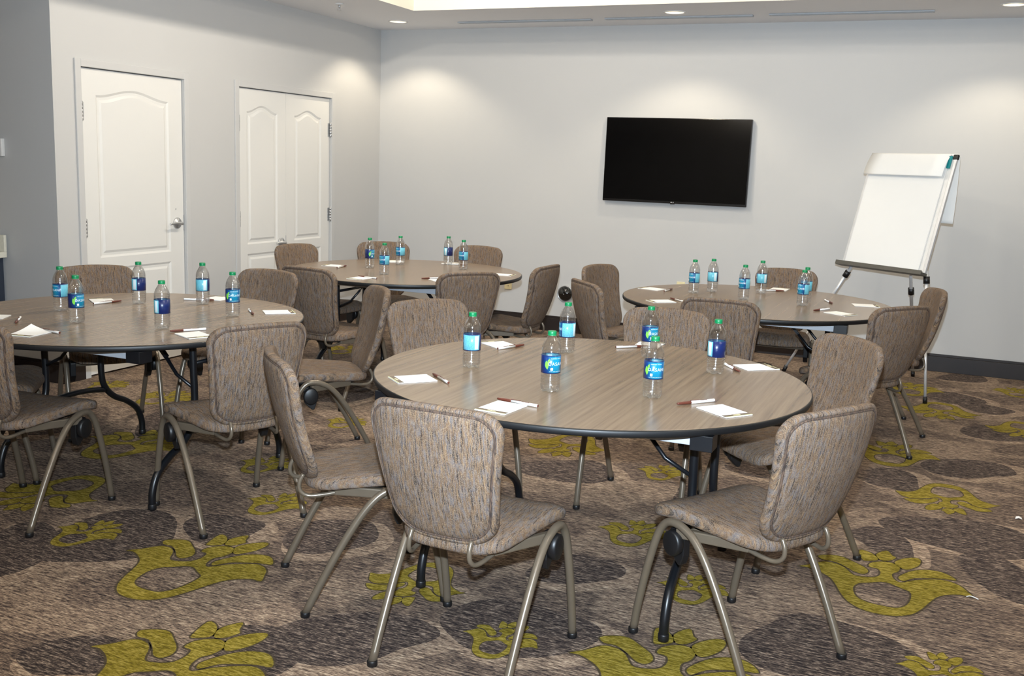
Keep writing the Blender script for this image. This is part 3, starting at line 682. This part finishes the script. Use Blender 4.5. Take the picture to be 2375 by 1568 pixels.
# ------------------------------------------------------------------ water bottles
def make_bottle():
    e = empty('water_bottle'); R = .0325
    prof = [(.004, .004), (.014, .006), (.024, .001), (.0295, .003), (.0318, .010), (.0325, .020)]
    z = .026
    while z < .058: prof += [(R, z), (R-.0016, z+.0035), (R, z+.007)]; z += .0095
    prof += [(R-.0010, .066), (R-.0010, .127), (R-.0006, .129), (R, .131), (R-.0014, .135), (R, .139), (R-.0012, .143), (R-.001, .147), (.0300, .156), (.0262, .166), (.0215, .175), (.0170, .182), (.0140, .187), (.0128, .190), (.0128, .193)]
    seg = 40; vs_ = []
    m = MB(); rows = []
    for r, zz in prof:
        row = []
        for k in range(seg):
            th = 2*PI*k/seg
            petal = (.0022*(1+math.cos(5*th))*max(0, 1-zz/.02)) if zz < .02 else 0
            row.append(((r-petal*.8)*math.cos(th), (r-petal*.8)*math.sin(th), zz + petal*.9))
        rows.append(row)
    m.grid(rows, 0, True); m.f.append(tuple(reversed(range(seg)))); m.m.append(0); m.sm.append(True)
    nb = (len(rows)-1)*seg; m.f.append(tuple(nb+k for k in range(seg))); m.m.append(0); m.sm.append(False)
    m.build('bottle_body', m_pet, e)
    lb = MB().lathe([(R-.0006, .0660), (R+.0003, .0663), (R+.0003, .1262), (R-.0006, .1265)], 64, 0, (0,0,0), True, False).build('label_wrap', m_label, e)
    cp = MB(); rows = []
    for r, zz in ((.0148, .1905), (.0148, .1925), (.0142, .1928), (.0142, .1935)): rows.append([(r*math.cos(2*PI*k/48), r*math.sin(2*PI*k/48), zz) for k in range(48)])
    for zz in (.1936, .2035): rows.append([((.0145 if k % 2 else .0140)*math.cos(2*PI*k/48), (.0145 if k % 2 else .0140)*math.sin(2*PI*k/48), zz) for k in range(48)])
    rows.append([(.0128*math.cos(2*PI*k/48), .0128*math.sin(2*PI*k/48), .2052) for k in range(48)])
    cp.grid(rows, 0, True); nb = (len(rows)-1)*48; cp.f.append(tuple(nb+k for k in range(48))); cp.m.append(0); cp.sm.append(False)
    cp.build('cap', m_cap, e)
    def wrap(a0, zc, rr=R+.0007):
        return lambda x, y: Vector((rr*math.sin(a0+x/R), -rr*math.cos(a0+x/R), zc+y))
    for nm, body, sz, a0, zc in (('brand_print', 'DASANI', .0150, 14, .0985), ('small_print', 'PURIFIED WATER', .0044, 12, .1165), ('small_print', '16.9 FL OZ (1.05 PT) 500 mL', .0036, 12, .0735)):
        link(bpy.data.objects.new(nm, text_mesh(nm, body, sz, m_print, wrap(math.radians(a0), zc))), lb)
    def leafpoly(cx, cz, L, Wd, tilt):
        pts = []
        for k in range(9): q = k/8; pts.append((Wd*math.sin(PI*q), -L/2+L*q))
        for k in range(1, 8): q = 1-k/8; pts.append((-Wd*math.sin(PI*q), -L/2+L*q))
        c, s = math.cos(tilt), math.sin(tilt); return [(cx+c*x-s*y, cz+s*x+c*y) for x, y in pts]
    for cx, cz, L, Wd, tl in ((.0, -.003, .030, .0062, .15), (.0066, .011, .017, .0037, -.35)):
        P = leafpoly(cx, cz, L, Wd, tl); fn = wrap(math.radians(-46), .0975, R+.0008)
        MB().add([tuple(fn(x, y)) for x, y in P], [tuple(range(len(P)))], 0, False).build('leaf_print', m_leaf, lb)
    fn = wrap(math.radians(-16), .0815, R+.0008); P = round_poly([(-.004, -.0045, .001), (.004, -.0045, .001), (.004, .0045, .001), (-.004, .0045, .001)], 3)
    MB().add([tuple(fn(x, y)) for x, y in P], [tuple(range(len(P)))], 0, False).build('deposit_print', m_print, lb)
    return e
bt = make_bottle(); cache_tree(bt)
BOT = [
 (1, 3.514, -5.183, 135, 'leftmost on the nearest table, pale blue nutrition panel showing'),
 (1, 3.910, -5.399, -22, 'at the front left of the nearest table, leaf and name showing'),
 (1, 3.706, -4.702, 105, 'on the nearest table just below the round black wall fitting'),
 (1, 4.020, -4.600, -28, 'on the nearest table, partly hidden by another bottle'),
 (1, 4.233, -5.297, -4, 'at the front right of the nearest table'),
 (1, 4.328, -4.782, 215, 'at the right of the nearest table, white barcode showing'),
 (2, 1.360, -5.070, 66, 'at the far left of the left table, behind another bottle'),
 (2, 1.663, -5.266, -28, 'at the front left of the left table, leaf showing'),
 (2, 1.461, -4.686, 205, 'on the left table before the single white door, barcode showing'),
 (2, 2.054, -5.176, 215, 'nearest the front edge of the left table, in the middle'),
 (2, 1.706, -4.512, 148, 'at the back right of the left table, between the two doors'),
 (2, 2.066, -4.731, 0, 'rightmost on the left table, name facing the camera'),
 (3, 1.429, -2.491, -45, 'leftmost on the far left table, green leaf showing'),
 (3, 1.720, -2.786, 62, 'nearest the front of the far left table'),
 (3, 1.484, -2.167, 72, 'third from the left on the far left table'),
 (3, 1.741, -1.921, 205, 'second from the right on the far left table'),
 (3, 1.970, -2.137, 62, 'rightmost on the far left table'),
 (4, 3.660, -2.375, 56, 'leftmost on the far right table'),
 (4, 3.742, -2.229, 140, 'second from the left on the far right table'),
 (4, 3.985, -2.480, 52, 'mid far right table, half hidden by a chair back'),
 (4, 4.020, -2.105, 125, 'at the back of the far right table, fourth from left'),
 (4, 4.322, -2.345, 60, 'on the far right table, almost hidden behind another bottle'),
 (4, 4.330, -2.529, 56, 'on the far right table, in front of another bottle'),
]
for i, (tn, x, y, phi, wh) in enumerate(BOT):
    o = bt if i == 0 else copy_tree(bt)
    al = math.atan2(CAM.y-y, CAM.x-x); o.location = (x, y, TH+.0005); o.rotation_euler = (0, 0, al-(math.radians(phi)-PI/2))
    tag(o, 'green-capped water bottle ' + wh, 'bottle', 'water bottles on the tables')

# ------------------------------------------------------------------ note pads and pens
def make_pad(curl=False):
    e = empty('note_pad'); a, b = .053, .071          # half width, half length (+y = header end)
    MB().box(-a, a, -b, b, .0004, .0030).build('backing_sheets', m_paper, e)
    n = 10; rows = []
    for j in range(n+1):
        y = -b + (2*b-.022)*j/n; row = []
        for i in range(n+1):
            x = -a+2*a*i/n; z = .0036
            if curl:
                k = max(0, (-(y)/b*.7 + x/a*.7) - .0); z += .012*k*k
            row.append((x, y, z))
        rows.append(row)
    MB().grid(rows).build('top_sheet', m_paper, e)
    MB().box(-a, a, b-.0215, b-.005, .0030, .0038).build('header_band', m_padhead, e)
    MB().box(-a, a, b-.005, b, .0030, .0038).build('header_edge', m_padgreen, e)
    MB().box(-.014, .014, b-.0165, b-.010, .0038, .0040).build('header_print', m_cream, e)
    return e
PADS = [
 (1, 3.436, -5.485, 229, 'on the left of the nearest table'), (1, 3.868, -5.700, -96, 'on the nearest table behind the closest chair'),
 (1, 4.487, -5.366, -37, 'on the front right of the nearest table'), (1, 4.442, -4.569, 42, 'on the right of the nearest table'),
 (1, 3.401, -4.694, 145, 'on the back left of the nearest table'), (1, 3.945, -4.330, 93, 'at the back of the nearest table beside a bottle'),
 (2, 1.259, -4.725, 145, 'at the back left of the left table'), (2, 1.735, -5.570, -80, 'with a curled sheet at the front left of the left table'),
 (2, 2.274, -5.235, -25, 'at the front of the left table touching a chair back'), (2, 2.165, -4.515, 45, 'at the right end of the left table'),
 (2, 1.646, -4.319, 96, 'at the back right of the left table'), (2, 1.270, -5.376, 210, 'at the left edge of the photo on the left table'),
 (3, 1.187, -2.560, 190, 'at the left of the far left table'), (3, 1.721, -3.080, -92, 'at the front of the far left table'),
 (3, 1.342, -2.000, 130, 'behind two bottles on the far left table'), (3, 1.729, -1.830, 90, 'at the back right of the far left table'),
 (3, 2.165, -2.850, -40, 'on the far left table beside the rear-view chair'), (3, 2.340, -2.270, 5, 'at the right end of the far left table'),
 (4, 3.391, -2.347, 165, 'at the left end of the far right table'), (4, 3.600, -2.895, -140, 'at the front left of the far right table'),
 (4, 4.087, -1.790, 88, 'at the back of the far right table'), (4, 4.657, -2.283, 15, 'at the right end of the far right table'),
 (4, 4.565, -2.752, -32, 'at the front right of the far right table'),
]
pd = make_pad(); cache_tree(pd); pdc = make_pad(True); cache_tree(pdc); used = False
for tn, x, y, hd, wh in PADS:
    if 'curled' in wh: o = pdc
    elif not used: o = pd; used = True
    else: o = copy_tree(pd)
    o.location = (x, y, TH+.0003); o.rotation_euler = (0, 0, math.radians(hd-90)); tag(o, 'white note pad ' + wh, 'note pad', 'note pads on the tables')
def make_pen():
    e = empty('ballpoint_pen'); r = .0048
    def axX(prof, seg=20): q = MB().lathe(prof, seg); return MB().add([(z, x, y+r+.0002) for x, y, z in q.v], q.f, 0, True)
    axX([(r*.92, -.075), (r, -.073), (r, .022)]).build('barrel', m_penbody, e)
    axX([(r*.75, -.0765), (r*.92, -.0762), (r*.92, -.0748)]).build('end_plug', m_pencap, e)
    cp = axX([(r*1.10, .022), (r*1.12, .024), (r*1.05, .055), (r*.8, .072), (r*.55, .0765)]); cpo = cp.build('cap', m_pencap, e)
    MB().box(-.012, .024, -.0015, .0015, 2*r+.0008, 2*r+.0024).build('clip', m_pencap, cpo, .0005)
    MB().box(-.044, -.016, -.0022, .0022, 2*r-.0008, 2*r+.0003).build('barrel_print', m_pencap, e)
    return e
PENS = [(1,3.518,-5.434,138,'beside the left pad on the nearest table'),(1,3.888,-5.620,170,'behind the closest chair on the nearest table'),(1,4.382,-5.303,-128,'beside the front right pad on the nearest table'),(1,4.363,-4.647,-56,'between bottle and pad at the right of the nearest table'),(1,3.477,-4.735,69,'in front of the back left pad on the nearest table'),(1,3.900,-4.435,45,'beside the rear bottle on the nearest table'),
 (2,1.752,-5.500,172,'beside the curled pad on the left table'),(2,2.183,-5.165,-121,'in front of the middle bottle on the left table'),(2,1.340,-4.770,79,'beside the back left pad on the left table'),(2,2.068,-4.601,-44,'right of the brand-facing bottle on the left table'),(2,1.444,-5.379,-48,'at the left edge of the photo on the left table'),(2,1.610,-4.430,25,'behind a bottle at the back of the left table'),
 (3,1.275,-2.600,99,'by the left pad on the far left table'),(3,1.738,-3.020,171,'by the front pad on the far left table'),(3,2.076,-2.788,-127,'by the rear-view chair on the far left table'),(3,1.800,-1.895,30,'by the right-hand bottle pair on the far left table'),
 (4,3.500,-2.363,86,'by the left end pad on the far right table'),(4,3.669,-2.795,136,'left of the rear-view chair on the far right table'),(4,4.060,-1.925,22,'by the back pad on the far right table'),(4,4.446,-2.265,-67,'by the right end pad on the far right table'),(4,4.455,-2.666,-117,'by the front right pad on the far right table')]
pn = make_pen(); cache_tree(pn)
for i, (tn, x, y, a, wh) in enumerate(PENS):
    o = pn if i == 0 else copy_tree(pn)
    o.location = (x, y, TH+.0006); o.rotation_euler = (0, 0, math.radians(a)); tag(o, 'white pen with brown cap ' + wh, 'pen', 'pens on the tables')

# ------------------------------------------------------------------ flip chart easel
EY, EL = -.632, .262; ew, eh = .706, .806
er = Vector((math.cos(EY), math.sin(EY), 0)); en = Vector((-math.sin(EY), math.cos(EY), 0)); eu = Vector((0,0,math.cos(EL))) + en*math.sin(EL)
ef = er.cross(eu)*-1; ef = -(eu.cross(er)*-1) if False else er.cross(eu)          # points to the room side or back
if ef.dot(en) > 0: ef = -ef
BR = Vector((4.937, -1.233, .863)); BL = BR-ew*er
e = empty('flip_chart_easel', (4.6, -.95, 0)); tag(e, 'silver tripod easel with white board standing before the back wall', 'easel')
base = Vector(e.location)
def E(a, b, c=0): return BL + er*a + eu*b + ef*c - base      # a: right, b: up the board, c: towards the room
def ebox(a0, a1, b0, b1, c0, c1, mbb=None):
    mbb = mbb or MB(); return mbb.obox(E((a0+a1)/2, (b0+b1)/2, (c0+c1)/2), er*(a1-a0)/2, eu*(b1-b0)/2, ef*(c1-c0)/2)
ebox(.01, ew-.01, .01, eh-.01, -.006, .004).build('board', m_white, e)
for a0, a1 in ((0, .022), (ew-.022, ew)): ebox(a0, a1, .0, eh-.03, -.010, .008).build('side_rail', m_alu, e, .003)
ebox(.02, ew-.02, eh-.016, eh, -.010, .008).build('top_rail', m_alu, e, .003)
for a in (0, ew-.03): ebox(a-.003, a+.033, eh-.032, eh+.003, -.013, .011).build('corner_cap', m_black, e, .006, 3)
tr_ = ebox(-.02, ew+.005, -.022, -.002, -.012, .055); ebox(-.02, ew+.005, -.004, .008, .048, .055, tr_); tr_.build('marker_tray', simple('tray_grey', (92, 90, 84), .4, .3), e, .002)
feet = [(5.019, -1.294, 0), (4.0, -.70, 0), (4.903, -.335, 0)]
tops = [E(ew-.012, .02, -.02)+base, E(.07, -.015, -.02)+base, Vector((4.82, -.90, .95))]
for (fx, fy, fz), tp in zip(feet, tops):
    a = Vector((fx, fy, .012))-base; b = tp-base
    lg_ = MB().tube([a, a.lerp(b, .55)], .0095, 12).tube([a.lerp(b, .50), b], .0120, 12).build('leg', m_alu, e)
    MB().tube([a-Vector((0,0,.011)), a+(b-a).normalized()*.035], .0145, 12).build('foot_cap', m_black, lg_)
    q = a.lerp(b, .93 if fz == 0 and tp is not tops[2] else .72)
    MB().tube([q-(b-a).normalized()*.024, q+(b-a).normalized()*.024], .021, 14).build('clamp', m_black, lg_)
# pad of paper on the easel
P_ = empty('flip_chart_pad', base); tag(P_, 'large white paper pad hanging on the easel, top sheets flipped over', 'paper pad')
ebox(.030, ew-.052, .012, eh-.03, .0085, .016).build('sheets', m_flappaper, P_)
# turned-over header flap
rows = []
for j in range(15):
    q = j/14; b = eh+.004 - .165*q; c = .013 + .022*math.sin(PI*min(1, q*1.05)*.62)+.014*q
    rows.append([tuple(E(.006+(ew-.054)*i/6, b, c)) for i in range(7)])
m = MB().grid(rows); o = m.build('header_flap', m_flappaper, P_); sd = o.modifiers.new('thick', 'SOLIDIFY'); sd.thickness = .0012
ebox(ew-.056, ew-.030, eh-.095, eh-.012, .012, .020).build('binding', m_teal, P_)
rows = []
topb = E(0, eh, 0)
for j in range(22):
    q = j/21
    if q < .2: k = q/.2*PI/2; dv = ef*(.013*math.cos(k)-.02) + Vector((0,0,.012*math.sin(k)))-en*0
    else: dv = ef*(-.02)*1.0 + en*(.015+.01*math.sin(q*3)) + Vector((0,0,.012-.46*(q-.2)/.8))
    rows.append([tuple(topb+er*(.03+(ew-.045)*i/4)+dv) for i in range(5)])
o = MB().grid(rows).build('flipped_sheet', m_flappaper, P_); sd = o.modifiers.new('thick', 'SOLIDIFY'); sd.thickness = .003
# bits of lint on the carpet
o = MB().tube(catmull([(-.02,0,.003), (-.008,.004,.006), (.006,.001,.005), (.02,-.006,.003)], 4), .0018, 6).build('paper_thread', m_paper); o.location = (5.284, -4.644, 0); tag(o, 'tiny white thread lying on the carpet at lower right', 'litter')
o = MB().grid([[(-.014,-.008,.003),(0,-.010,.010),(.014,-.006,.004)],[(-.012,.002,.012),(0,0,.016),(.012,.004,.009)],[(-.010,.010,.003),(.002,.012,.007),(.012,.010,.003)]]).build('paper_scrap', m_paper); o.location = (5.481, -3.594, 0); tag(o, 'crumpled white scrap on the carpet near the right edge', 'litter')
